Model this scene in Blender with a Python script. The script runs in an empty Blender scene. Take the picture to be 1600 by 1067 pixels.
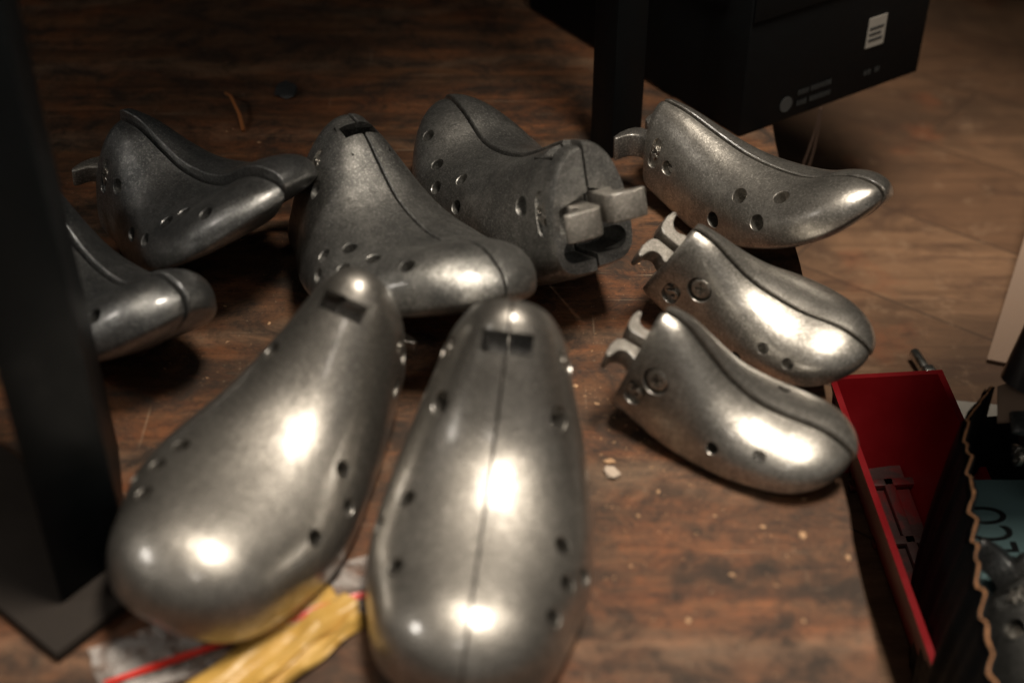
import bpy, bmesh, math, random
import numpy as np
from mathutils import Vector, Matrix, Euler

SC = bpy.context.scene
COL = SC.collection
random.seed(7)

# ------------------------------------------------------------------ camera
cd = bpy.data.cameras.new('camera')
cam = bpy.data.objects.new('camera', cd)
COL.objects.link(cam)
TH = math.radians(37.5)
cam.location = (0, -.72 * math.cos(TH), .72 * math.sin(TH))
cam.rotation_euler = (math.radians(90) - TH, 0, 0)
cd.lens = 50
cd.sensor_width = 36
cd.clip_start = .01
cd.clip_end = 60
cd.dof.use_dof = True
cd.dof.focus_distance = .775
cd.dof.aperture_fstop = 4.2
cd.dof.aperture_blades = 9
SC.camera = cam

# ------------------------------------------------------------------ world: dim workshop
W = bpy.data.worlds.new('World')
SC.world = W
W.use_nodes = True
wn = W.node_tree
wn.nodes.clear()
wo = wn.nodes.new('ShaderNodeOutputWorld')
wb = wn.nodes.new('ShaderNodeBackground')
tc = wn.nodes.new('ShaderNodeTexCoord')
sx = wn.nodes.new('ShaderNodeSeparateXYZ')
dot = wn.nodes.new('ShaderNodeVectorMath')
dot.operation = 'DOT_PRODUCT'
dot.inputs[1].default_value = (.40, -.62, .67)      # the open side of the workshop
wr = wn.nodes.new('ShaderNodeValToRGB')
wr.color_ramp.elements[0].position = .0
wr.color_ramp.elements[0].color = (.0012, .0026, .0034, 1)
wr.color_ramp.elements[1].position = 1.0
wr.color_ramp.elements[1].color = (.19, .178, .16, 1)
e = wr.color_ramp.elements.new(.45)
e.color = (.010, .0115, .012, 1)
wn.links.new(tc.outputs['Generated'], dot.inputs[0])
wn.links.new(dot.outputs['Value'], wr.inputs[0])
wn.links.new(wr.outputs[0], wb.inputs[0])
wb.inputs[1].default_value = 1.0
wn.links.new(wb.outputs[0], wo.inputs[0])

# ------------------------------------------------------------------ lamp
def area_lamp(name, loc, target, sx_, sy_, power, color):
    ld = bpy.data.lights.new(name, 'AREA')
    ld.shape = 'RECTANGLE'
    ld.size = sx_
    ld.size_y = sy_
    ld.energy = power
    ld.color = color
    lo = bpy.data.objects.new(name, ld)
    COL.objects.link(lo)
    lo.location = loc
    d = Vector(target) - Vector(loc)
    lo.rotation_euler = d.to_track_quat('-Z', 'Y').to_euler()
    return lo

area_lamp('workshop_lamp', (.22, -.16, 1.26), (.22, -.15, 0), .22, .44, 27, (1.0, .89, .75))
area_lamp('workshop_lamp', (-.10, -.95, 1.05), (.02, .0, 0), .09, .07, .5, (1.0, .90, .79))
area_lamp('workshop_lamp', (-1.02, -.42, .86), (.0, .0, .05), .20, .20, 3.4, (1.0, .92, .82))

SC.view_settings.view_transform = 'Standard'
SC.view_settings.look = 'None'
SC.view_settings.exposure = 0
SC.view_settings.gamma = 1
SC.cycles.use_denoising = True
SC.cycles.max_bounces = 8
SC.cycles.sample_clamp_indirect = 4

# ------------------------------------------------------------------ node helpers
class NT:
    def __init__(s, name):
        s.m = bpy.data.materials.new(name)
        s.m.use_nodes = True
        s.t = s.m.node_tree
        s.t.nodes.clear()
        s.out = s.t.nodes.new('ShaderNodeOutputMaterial')
        s.b = s.t.nodes.new('ShaderNodeBsdfPrincipled')
        s.t.links.new(s.b.outputs[0], s.out.inputs[0])
        s.co = None

    def n(s, typ, **kw):
        nd = s.t.nodes.new(typ)
        for k, v in kw.items():
            setattr(nd, k, v)
        return nd

    def l(s, a, b):
        s.t.links.new(a, b)

    def coord(s, scale=(1, 1, 1), rot=(0, 0, 0), out='Object', loc=(0, 0, 0)):
        if s.co is None:
            s.co = s.n('ShaderNodeTexCoord')
        mp = s.n('ShaderNodeMapping')
        mp.inputs['Scale'].default_value = scale
        mp.inputs['Rotation'].default_value = rot
        mp.inputs['Location'].default_value = loc
        s.l(s.co.outputs[out], mp.inputs[0])
        return mp.outputs[0]

    def noise(s, vec, scale, detail=6, rough=.6, dist=0):
        nd = s.n('ShaderNodeTexNoise')
        nd.inputs['Scale'].default_value = scale
        nd.inputs['Detail'].default_value = detail
        nd.inputs['Roughness'].default_value = rough
        nd.inputs['Distortion'].default_value = dist
        s.l(vec, nd.inputs['Vector'])
        return nd.outputs['Fac']

    def ramp(s, fac, stops):
        r = s.n('ShaderNodeValToRGB')
        el = r.color_ramp.elements
        while len(el) < len(stops):
            el.new(.5)
        for e_, (p, c) in zip(el, stops):
            e_.position = p
            e_.color = (c, c, c, 1) if not isinstance(c, tuple) else (*c, 1)
        s.l(fac, r.inputs[0])
        return r.outputs[0]

    def mix(s, fac, a, b, mode='MIX'):
        m = s.n('ShaderNodeMix', data_type='RGBA', blend_type=mode)
        for i, v in ((0, fac), (6, a), (7, b)):
            if hasattr(v, 'is_output'):
                s.l(v, m.inputs[i])
            elif i == 0:
                m.inputs[0].default_value = v
            else:
                m.inputs[i].default_value = (*v, 1)
        return m.outputs[2]

    def math(s, op, a, b):
        m = s.n('ShaderNodeMath', operation=op)
        for i, v in ((0, a), (1, b)):
            if hasattr(v, 'is_output'):
                s.l(v, m.inputs[i])
            else:
                m.inputs[i].default_value = v
        return m.outputs[0]

    def bump(s, h, strength, dist, prev=None):
        b = s.n('ShaderNodeBump')
        b.inputs['Strength'].default_value = strength
        b.inputs['Distance'].default_value = dist
        s.l(h, b.inputs['Height'])
        if prev is not None:
            s.l(prev, b.inputs['Normal'])
        return b.outputs[0]

    def set(s, **kw):
        for k, v in kw.items():
            k = k.replace('_', ' ')
            i = s.b.inputs[k]
            if hasattr(v, 'is_output'):
                s.l(v, i)
            else:
                i.default_value = (*v, 1) if isinstance(v, tuple) and len(v) == 3 else v


def plain(name, col, rough=.6, metal=0., var=.25, scale=60, bump=.15, spec=.5):
    t = NT(name)
    c = t.coord()
    n1 = t.noise(c, scale, 6, .65)
    t.set(Base_Color=t.mix(n1, tuple(x * (1 - var) for x in col), tuple(min(1, x * (1 + var)) for x in col)),
          Roughness=t.ramp(n1, [(.3, max(0, rough - .08)), (.7, min(1, rough + .08))]), Metallic=metal)
    t.b.inputs['Specular IOR Level'].default_value = spec
    t.l(t.bump(t.noise(c, scale * 8, 4, .6), bump, .0004), t.b.inputs['Normal'])
    return t.m


def metal(name, dark, light, r0, r1, grain=.25, stain=.5, mt=.9, coat=.5):
    """cast and rubbed aluminium: mottled grey, sandy grain, bright worn spots, fine scratches"""
    t = NT(name)
    c = t.coord()
    big = t.noise(c, 22, 5, .6, .6)
    mid = t.noise(c, 130, 6, .7)
    fine = t.noise(c, 900, 3, .7)
    base = t.mix(t.ramp(big, [(.35, 0.), (.65, 1.)]), dark, light)
    blot = t.ramp(mid, [(.42, 1.), (.62, 0.)])
    base = t.mix(t.math('MULTIPLY', blot, stain), base, tuple(x * .55 for x in dark))
    spk = t.ramp(fine, [(.54, 0.), (.62, 1.)])
    base = t.mix(t.math('MULTIPLY', spk, .45), base, tuple(min(1, x * 1.7) for x in light))
    pit = t.ramp(t.noise(t.coord(loc=(.3, .7, .2)), 800, 4, .75), [(.36, 1.), (.46, 0.)])
    base = t.mix(t.math('MULTIPLY', pit, .6), base, tuple(x * .35 for x in dark))
    # scratches: stretched noise in two directions
    s1 = t.ramp(t.noise(t.coord((1100, 45, 90), (.3, .4, .5)), 1, 3, .6), [(.60, 0.), (.68, 1.)])
    s2 = t.ramp(t.noise(t.coord((60, 1000, 90), (.9, .2, 1.1)), 1, 3, .6), [(.62, 0.), (.70, 1.)])
    scr = t.math('MAXIMUM', s1, s2)
    scr = t.math('MULTIPLY', scr, t.ramp(big, [(.45, 0.), (.6, .8)]))
    base = t.mix(t.math('MULTIPLY', scr, .6), base, tuple(min(1, x * 1.4) for x in light))
    stainm = t.ramp(t.noise(t.coord((1, 1, 1.4), (.2, .9, .1), loc=(.7, .2, .9)), 16, 7, .7, 1.0), [(.50, 0.), (.66, 1.)])
    base = t.mix(t.math('MULTIPLY', stainm, .5), base, tuple(x * .62 for x in dark))
    rg = t.ramp(t.math('ADD', t.math('MULTIPLY', big, .6), t.math('MULTIPLY', mid, .4)), [(.35, r1), (.65, r0)])
    t.set(Base_Color=base, Metallic=mt, Roughness=rg)
    smudge = t.noise(t.coord((1, 1, 1), (.4, .2, .7), loc=(.13, .41, .27)), 34, 6, .68, 1.2)
    t.set(Coat_Weight=t.ramp(smudge, [(.36, coat), (.62, coat * .45)]), Coat_IOR=1.9,
          Coat_Roughness=t.ramp(smudge, [(.36, .14), (.64, .26)]))
    cn = t.bump(t.noise(c, 420, 4, .6), .12, .0005)
    cn = t.bump(scr, -.35, .0004, cn)
    t.l(cn, t.b.inputs['Coat Normal'])
    nb = t.bump(t.noise(c, 950, 4, .8), grain, .0011)
    nb = t.bump(t.noise(c, 260, 5, .65), .22, .0010, nb)
    nb = t.bump(scr, -.25, .0004, nb)
    nb = t.bump(t.noise(c, 60, 3, .5), .06, .0016, nb)
    t.l(nb, t.b.inputs['Normal'])
    return t.m


M_BRIGHT = metal('rubbed aluminium', (.20, .188, .168), (.35, .33, .30), .36, .52, .10, .45, coat=.9)
M_SHINY = metal('polished aluminium', (.27, .257, .232), (.48, .455, .415), .32, .47, .13, .5, coat=.85)
M_MID = metal('worn aluminium', (.21, .20, .185), (.41, .39, .36), .36, .54, .26, .65, coat=.6)
M_GREY = metal('dull cast aluminium', (.18, .18, .172), (.42, .41, .385), .34, .50, .30, .6, coat=.65)
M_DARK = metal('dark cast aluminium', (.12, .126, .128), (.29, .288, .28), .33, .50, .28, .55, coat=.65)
M_HOOK = metal('cast hook metal', (.26, .245, .22), (.43, .40, .36), .34, .55, .6, .5)
M_SOOT = metal('blackened aluminium', (.045, .046, .045), (.13, .128, .12), .34, .52, .4, .6, coat=.5)
M_SCREW = metal('screw steel', (.30, .28, .25), (.50, .47, .42), .22, .40, .3, .5)

# wooden board ------------------------------------------------------
def board_material():
    t = NT('stained board wood')
    c = t.coord()
    g1 = t.noise(t.coord((4, 70, 60)), 1, 9, .68, .9)
    g2 = t.noise(t.coord((16, 330, 260), (0, 0, .03)), 1, 7, .72, .35)
    g3 = t.noise(t.coord((40, 900, 260), (0, 0, -.02)), 1, 4, .7, .2)
    patch = t.noise(c, 8, 7, .68, .9)
    patch2 = t.noise(t.coord((.8, 1.9, 1), loc=(3.1, 1.7, 0)), 10, 8, .72, 1.1)
    dirt = t.noise(t.coord((1, 1.3, 1), loc=(7.3, 4.7, 0)), 30, 9, .76, .4)
    fine = t.noise(c, 650, 5, .78)
    base = t.ramp(g1, [(.28, (.024, .0112, .0065)), (.50, (.092, .041, .0195)), (.72, (.185, .086, .039))])
    grey = t.ramp(g2, [(.3, (.044, .026, .016)), (.7, (.170, .100, .058))])
    base = t.mix(t.ramp(patch, [(.46, 0.), (.70, .8)]), base, grey)
    orange = t.ramp(g2, [(.3, (.11, .033, .012)), (.7, (.36, .118, .040))])
    base = t.mix(t.ramp(patch2, [(.48, 0.), (.72, .7)]), base, orange)
    base = t.mix(t.ramp(dirt, [(.45, 0.), (.60, .85)]), base, (.019, .0145, .011))
    base = t.mix(t.ramp(g3, [(.55, 0.), (.70, .6)]), base, (.022, .015, .011))
    base = t.mix(t.ramp(t.noise(t.coord((1, 1.6, 1)), 170, 6, .8), [(.54, 0.), (.64, .7)]), base, (.017, .012, .009))
    base = t.mix(t.ramp(fine, [(.55, 0.), (.66, .75)]), base, (.010, .008, .007))
    base = t.mix(t.ramp(t.noise(c, 480, 3, .6), [(.66, 0.), (.72, .65)]), base, (.27, .20, .135))
    # rubbed pale arcs and scratches
    wv = t.n('ShaderNodeTexWave', wave_type='RINGS')
    wv.inputs['Scale'].default_value = 3.1
    wv.inputs['Distortion'].default_value = 3.5
    wv.inputs['Detail'].default_value = 5
    wv.inputs['Detail Scale'].default_value = 2.4
    t.l(t.coord(loc=(.21, .35, 0)), wv.inputs['Vector'])
    arcs = t.math('MULTIPLY', t.ramp(wv.outputs['Fac'], [(.90, 0.), (1., 1.)]), t.ramp(dirt, [(.35, .9), (.6, 0.)]))
    base = t.mix(t.math('MULTIPLY', arcs, .35), base, (.25, .185, .125))
    s1 = t.ramp(t.noise(t.coord((9, 520, 1), (0, 0, .10)), 1, 3, .6), [(.66, 0.), (.71, 1.)])
    s2 = t.ramp(t.noise(t.coord((420, 14, 1), (0, 0, .35)), 1, 3, .6), [(.69, 0.), (.75, .8)])
    base = t.mix(t.math('MULTIPLY', t.math('MAXIMUM', s1, s2), .55), base, (.29, .215, .145))
    t.set(Base_Color=base, Roughness=t.ramp(dirt, [(.35, .50), (.65, .78)]))
    t.b.inputs['Specular IOR Level'].default_value = .35
    nb = t.bump(g2, .35, .0008)
    nb = t.bump(fine, .35, .0005, nb)
    t.l(nb, t.b.inputs['Normal'])
    return t.m


def floor_material():
    t = NT('old plank floor wood')
    vec = t.coord((1, 1, 1), (0, 0, math.radians(38)))
    br = t.n('ShaderNodeTexBrick')
    br.offset = .37
    br.inputs['Scale'].default_value = 1
    br.inputs['Brick Width'].default_value = .62
    br.inputs['Row Height'].default_value = .105
    br.inputs['Mortar Size'].default_value = .0011
    br.inputs['Mortar Smooth'].default_value = .3
    br.inputs['Color1'].default_value = (.235, .132, .072, 1)
    br.inputs['Color2'].default_value = (.150, .078, .041, 1)
    br.inputs['Mortar'].default_value = (.045, .028, .018, 1)
    t.l(vec, br.inputs['Vector'])
    g = t.noise(t.coord((7, 90, 1), (0, 0, math.radians(38))), 1, 7, .65, .6)
    col = t.mix(t.ramp(g, [(.35, .75), (.65, 0.)]), br.outputs['Color'], (.085, .045, .024))
    big = t.noise(t.coord(), 6, 5, .6, .5)
    col = t.mix(t.ramp(big, [(.45, 0.), (.62, .7)]), col, (.05, .030, .018))
    col = t.mix(t.ramp(t.noise(t.coord(loc=(5, 3, 0)), 14, 4, .6), [(.60, 0.), (.70, .5)]), col, (.20, .07, .03))
    blot = t.noise(t.coord((1, 2.2, 1), (0, 0, math.radians(38)), loc=(1.3, 2.1, 0)), 17, 7, .7, .8)
    col = t.mix(t.ramp(blot, [(.50, 0.), (.68, .75)]), col, (.055, .028, .017))
    col = t.mix(t.ramp(t.noise(t.coord(loc=(4.4, 1.1, 0)), 40, 6, .75), [(.56, 0.), (.7, .5)]), col, (.26, .165, .10))
    t.set(Base_Color=col, Roughness=.62)
    t.l(t.bump(br.outputs['Fac'], -.5, .002, t.bump(g, .3, .001)), t.b.inputs['Normal'])
    return t.m


M_BOARD = board_material()
M_FLOOR = floor_material()
M_EDGE = plain('raw plywood edge', (.20, .13, .075), .8, 0, .4, 90, .5)
M_BLACK = plain('black painted steel', (.0035, .0050, .0060), .5, 0, .3, 60, .25, .12)
M_PLATE = plain('dirty steel plate', (.022, .0175, .0145), .8, .0, .45, 40, .5, .2)
M_CARD_BLACK = plain('black cardboard', (.0035, .0042, .0048), .62, 0, .3, 120, .3, .12)
M_CARD_RAW = plain('torn cardboard core', (.36, .17, .075), .85, 0, .35, 160, .6)
M_CARD_BROWN = plain('brown cardboard', (.20, .135, .095), .8, 0, .15, 30, .2)
M_RED = plain('red plastic', (.19, .003, .006), .42, 0, .25, 40, .08)
M_REDDIRT = None
M_BLUE = plain('blue grey plastic', (.15, .25, .26), .42, 0, .1, 40, .1)
M_INK = plain('black ink', (.008, .009, .010), .5, 0, .1, 60, .05)
M_WHITE = plain('white sticker paper', (.24, .225, .20), .7, 0, .12, 200, .1)
M_GREYINK = plain('grey print', (.019, .022, .023), .6, 0, .2, 200, .1)
M_CABLE = plain('black cable rubber', (.015, .015, .016), .35, 0, .2, 60, .1)
M_WIRE = plain('brown string', (.05, .028, .018), .7, 0, .3, 60, .1)
M_BOLT = plain('zinc bolt', (.55, .55, .52), .3, 1.0, .2, 90, .2)
M_CHIP = plain('pale wood chip', (.40, .24, .13), .8, 0, .35, 300, .5)
M_DUSTCHIP = plain('paper scrap', (.42, .34, .27), .85, 0, .3, 300, .4)
M_REDCHIP = plain('red plastic crumb', (.45, .06, .03), .5, 0, .2, 300, .3)
M_DARKCHIP = plain('dark rubber scrap', (.02, .021, .022), .6, 0, .3, 200, .3)
M_HAIR = plain('orange bristle', (.30, .11, .035), .5, 0, .2, 200, .1)

def red_tray_material():
    t = NT('grimy red plastic')
    c = t.coord()
    n = t.noise(c, 28, 7, .7, .5)
    n2 = t.noise(t.coord(loc=(2, 4, 1)), 90, 5, .7)
    col = t.mix(t.ramp(n, [(.36, 0.), (.54, .95)]), (.16, .004, .006), (.026, .011, .010))
    col = t.mix(t.ramp(n2, [(.58, 0.), (.70, .7)]), col, (.02, .012, .011))
    t.set(Base_Color=col, Roughness=t.ramp(n, [(.4, .35), (.6, .8)]))
    t.l(t.bump(n2, .3, .001), t.b.inputs['Normal'])
    return t.m
M_REDDIRT = red_tray_material()

def yellow_material():
    t = NT('yellow plastic film')
    c = t.coord()
    n = t.noise(c, 70, 5, .6)
    t.set(Base_Color=t.mix(n, (.36, .20, .040), (.54, .35, .10)), Roughness=t.ramp(n, [(.35, .28), (.65, .48)]))
    nb = t.bump(t.noise(t.coord((30, 190, 100), (0, 0, .8)), 1, 4, .6, .6), .5, .002)
    t.l(nb, t.b.inputs['Normal'])
    return t.m
M_YELLOW = yellow_material()

def film_material():
    t = NT('clear plastic film')
    c = t.coord()
    n = t.noise(c, 90, 5, .65, .7)
    t.set(Base_Color=(.62, .58, .55), Roughness=.22, Alpha=t.ramp(n, [(.42, .05), (.66, .42)]))
    t.l(t.bump(n, .8, .004), t.b.inputs['Normal'])
    return t.m
M_FILM = film_material()

# ------------------------------------------------------------------ object helpers
def empty(name, loc=(0, 0, 0), rot=(0, 0, 0)):
    o = bpy.data.objects.new(name, None)
    o.empty_display_size = .02
    COL.objects.link(o)
    o.location = loc
    o.rotation_euler = rot
    return o


def tag(o, label=None, cat=None, group=None, kind=None):
    for k, v in (('label', label), ('category', cat), ('group', group), ('kind', kind)):
        if v:
            o[k] = v
    return o


def smooth(me, ang=32):
    me.polygons.foreach_set('use_smooth', [True] * len(me.polygons))
    me.set_sharp_from_angle(angle=math.radians(ang))


def link(name, me, mat, parent=None, sm=True, ang=32):
    if mat is not None:
        me.materials.clear()
        me.materials.append(mat)
    if sm:
        smooth(me, ang)
    o = bpy.data.objects.new(name, me)
    COL.objects.link(o)
    if parent is not None:
        o.parent = parent
    return o


def pydata(name, v, f):
    me = bpy.data.meshes.new(name)
    me.from_pydata([tuple(map(float, q)) for q in v], [], f)
    me.validate()
    bm = bmesh.new()
    bm.from_mesh(me)
    bmesh.ops.recalc_face_normals(bm, faces=bm.faces[:])
    bm.to_mesh(me)
    bm.free()
    return me


def prism(poly, lo, hi, fr=None, bevel=0., seg=2):
    """closed prism over a 2d polygon; fr = (origin, ax, ay, az)"""
    bm = bmesh.new()
    if fr is None:
        fr = (Vector((0, 0, 0)), Vector((1, 0, 0)), Vector((0, 1, 0)), Vector((0, 0, 1)))
    o, ax, ay, az = [Vector(q) for q in fr]
    a = [bm.verts.new(o + ax * p[0] + ay * p[1] + az * lo) for p in poly]
    b = [bm.verts.new(o + ax * p[0] + ay * p[1] + az * hi) for p in poly]
    bm.faces.new(a[::-1])
    bm.faces.new(b)
    n = len(poly)
    for i in range(n):
        bm.faces.new((a[i], a[(i + 1) % n], b[(i + 1) % n], b[i]))
    bmesh.ops.recalc_face_normals(bm, faces=bm.faces[:])
    if bevel:
        bmesh.ops.bevel(bm, geom=[e for e in bm.edges if e.calc_face_angle(0) > .5], offset=bevel, segments=seg,
                        profile=.5, affect='EDGES', clamp_overlap=True)
    return bm


def taper(poly, lo, hi, fr, k):
    """prism narrowing to scale k at depth lo (drilled or cast pocket with sloping walls)"""
    o, ax, ay, az = [Vector(q) for q in fr]
    cx = sum(p[0] for p in poly) / len(poly)
    cy = sum(p[1] for p in poly) / len(poly)
    r = max(math.hypot(p[0] - cx, p[1] - cy) for p in poly)
    inset = r * (1 - k)
    bm = bmesh.new()
    rings = []
    for z, d in ((lo, inset), (-.0005, .00025), (.0003, -.0003), (hi, -.0003)):
        ring = []
        for i, p in enumerate(poly):
            q = Vector((p[0] - cx, p[1] - cy))
            if len(poly) > 18 and abs(max(a for a, b in poly) - r) < 1e-9 and min(abs(b) for a, b in poly) >= 0 and fr is not None and k < 1 and poly is not None and r > 0 and max(b for a, b in poly) < r * .95:
                hx = max(a for a, b in poly) - max(b for a, b in poly)
                core = Vector((max(-hx, min(hx, q.x)), 0))
                e_ = q - core
                q = core + e_ * max(.05, (e_.length - d) / max(1e-9, e_.length))
            else:
                q = q * ((r - d) / r)
            ring.append(bm.verts.new(o + ax * (q.x + cx) + ay * (q.y + cy) + az * z))
        rings.append(ring)
    n = len(poly)
    bm.faces.new(rings[0][::-1])
    bm.faces.new(rings[-1])
    for a, b in zip(rings[:-1], rings[1:]):
        for i in range(n):
            bm.faces.new((a[i], a[(i + 1) % n], b[(i + 1) % n], b[i]))
    bmesh.ops.recalc_face_normals(bm, faces=bm.faces[:])
    return bm


def bm_mesh(name, *bms):
    out = bmesh.new()
    for b in bms:
        m = bpy.data.meshes.new('tmp')
        b.to_mesh(m)
        b.free()
        out.from_mesh(m)
        bpy.data.meshes.remove(m)
    me = bpy.data.meshes.new(name)
    out.to_mesh(me)
    out.free()
    return me


def rect(w, h):
    return [(-w / 2, -h / 2), (w / 2, -h / 2), (w / 2, h / 2), (-w / 2, h / 2)]


def circ(r, n=24, sx_=1.):
    return [(r * sx_ * math.cos(2 * math.pi * i / n), r * math.sin(2 * math.pi * i / n)) for i in range(n)]


def stadium(half, r, n=8):
    p = []
    for i in range(n + 1):
        a = -math.pi / 2 + math.pi * i / n
        p.append((half + r * math.cos(a), r * math.sin(a)))
    for i in range(n + 1):
        a = math.pi / 2 + math.pi * i / n
        p.append((-half + r * math.cos(a), r * math.sin(a)))
    return p


def tube(pts, r, n=8):
    bm = bmesh.new()
    pts = [Vector(p) for p in pts]
    rings = []
    for i, p in enumerate(pts):
        d = (pts[min(i + 1, len(pts) - 1)] - pts[max(i - 1, 0)]).normalized()
        s_ = d.orthogonal().normalized() if i == 0 else (rings[-1][1] - d * d.dot(rings[-1][1])).normalized()
        u = d.cross(s_)
        rr = r[i] if isinstance(r, (list, tuple)) else r
        rings.append(([bm.verts.new(p + (s_ * math.cos(2 * math.pi * k / n) + u * math.sin(2 * math.pi * k / n)) * rr) for k in range(n)], s_))
    for a, b in zip(rings[:-1], rings[1:]):
        for k in range(n):
            bm.faces.new((a[0][k], a[0][(k + 1) % n], b[0][(k + 1) % n], b[0][k]))
    bm.faces.new(rings[0][0][::-1])
    bm.faces.new(rings[-1][0])
    bmesh.ops.recalc_face_normals(bm, faces=bm.faces[:])
    return bm


def boolean(me, cutters):
    """subtract each cutter mesh from me, return a new mesh"""
    o = bpy.data.objects.new('cutting', me)
    COL.objects.link(o)
    cs = []
    for c in cutters:
        co = bpy.data.objects.new('cutter', c)
        COL.objects.link(co)
        cs.append(co)
        md = o.modifiers.new('cut', 'BOOLEAN')
        md.operation = 'DIFFERENCE'
        md.solver = 'EXACT'
        md.object = co
    dg = bpy.context.evaluated_depsgraph_get()
    dg.update()
    new = bpy.data.meshes.new_from_object(o.evaluated_get(dg), depsgraph=dg)
    bpy.data.objects.remove(o)
    for co in cs:
        m = co.data
        bpy.data.objects.remove(co)
        bpy.data.meshes.remove(m)
    return new


def text_mesh(s, size, depth):
    cu = bpy.data.curves.new('digits', 'FONT')
    cu.body = s
    cu.size = size
    cu.extrude = depth
    cu.bevel_depth = depth * .35
    cu.align_x = 'CENTER'
    cu.align_y = 'CENTER'
    o = bpy.data.objects.new('digits', cu)
    COL.objects.link(o)
    dg = bpy.context.evaluated_depsgraph_get()
    dg.update()
    me = bpy.data.meshes.new_from_object(o.evaluated_get(dg), depsgraph=dg)
    bpy.data.objects.remove(o)
    bpy.data.curves.remove(cu)
    return me


def frame_matrix(o, ax, ay, az):
    m = Matrix((ax, ay, az)).transposed().to_4x4()
    m.translation = o
    return m

# ------------------------------------------------------------------ shape of a last
KS = np.array([0, .12, .25, .4, .55, .7, .82, .91, 1.0])
KXB = np.array([0, .11, .22, .36, .52, .68, .80, .89, .985])
KZB = np.array([.20, .115, .045, .008, 0, 0, .004, .012, .03])
KXT = np.array([.19, .28, .37, .47, .59, .71, .81, .90, .985])
KZT = np.array([.58, .535, .45, .36, .29, .245, .215, .19, .155])
KWW = np.array([.13, .155, .185, .215, .245, .25, .238, .222, .20])
G_CONE = np.array([1, 1, .8, .4, 0, 0, 0, 0, 0])
G_INST = np.array([0, 0, .2, .6, 1, 1, .4, 0, 0])
G_TOE = np.array([0, 0, 0, 0, 0, 0, .6, 1, 1])
G_ARCH = np.array([1, .6, .25, .05, 0, 0, 0, 0, 0])
G_SPR = np.array([0, 0, 0, 0, 0, .08, .3, .6, 1])
G_LEAN = np.array([1, .9, .6, .3, .1, 0, 0, 0, 0])
G_BW = np.array([1, .9, .6, .3, 0, 0, 0, 0, 0])
G_BALL = np.array([0, .3, .8, 1, 1, .7, .3, .1, 0])


def spline(xs, ys):
    n = len(xs)
    h = np.diff(xs)
    d = np.diff(ys) / h
    m = np.zeros(n)
    m[1:-1] = (d[:-1] * h[1:] + d[1:] * h[:-1]) / (h[:-1] + h[1:])
    m[0] = d[0]
    m[-1] = d[-1]

    def f(x):
        x = np.asarray(x, float)
        i = np.clip(np.searchsorted(xs, x) - 1, 0, n - 2)
        t = (x - xs[i]) / h[i]
        return ((2 * t**3 - 3 * t**2 + 1) * ys[i] + (t**3 - 2 * t**2 + t) * h[i] * m[i]
                + (-2 * t**3 + 3 * t**2) * ys[i + 1] + (t**3 - t**2) * h[i] * m[i + 1])
    return f


def smooth_curve(f, sig):
    g = np.linspace(-.2, 1.2, 561)
    base = f(np.clip(g, 0, 1))
    sl0 = (f(.02) - f(0)) / .02
    sl1 = (f(1.) - f(.98)) / .02
    base = base + np.where(g < 0, g * sl0, 0) + np.where(g > 1, (g - 1) * sl1, 0)
    k = np.arange(-60, 61) * .0025
    w = np.exp(-.5 * (k / sig)**2)
    w /= w.sum()
    out = np.convolve(np.pad(base, 60, mode='edge'), w, mode='valid')
    sp_ = spline(g, out)
    return sp_


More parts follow.
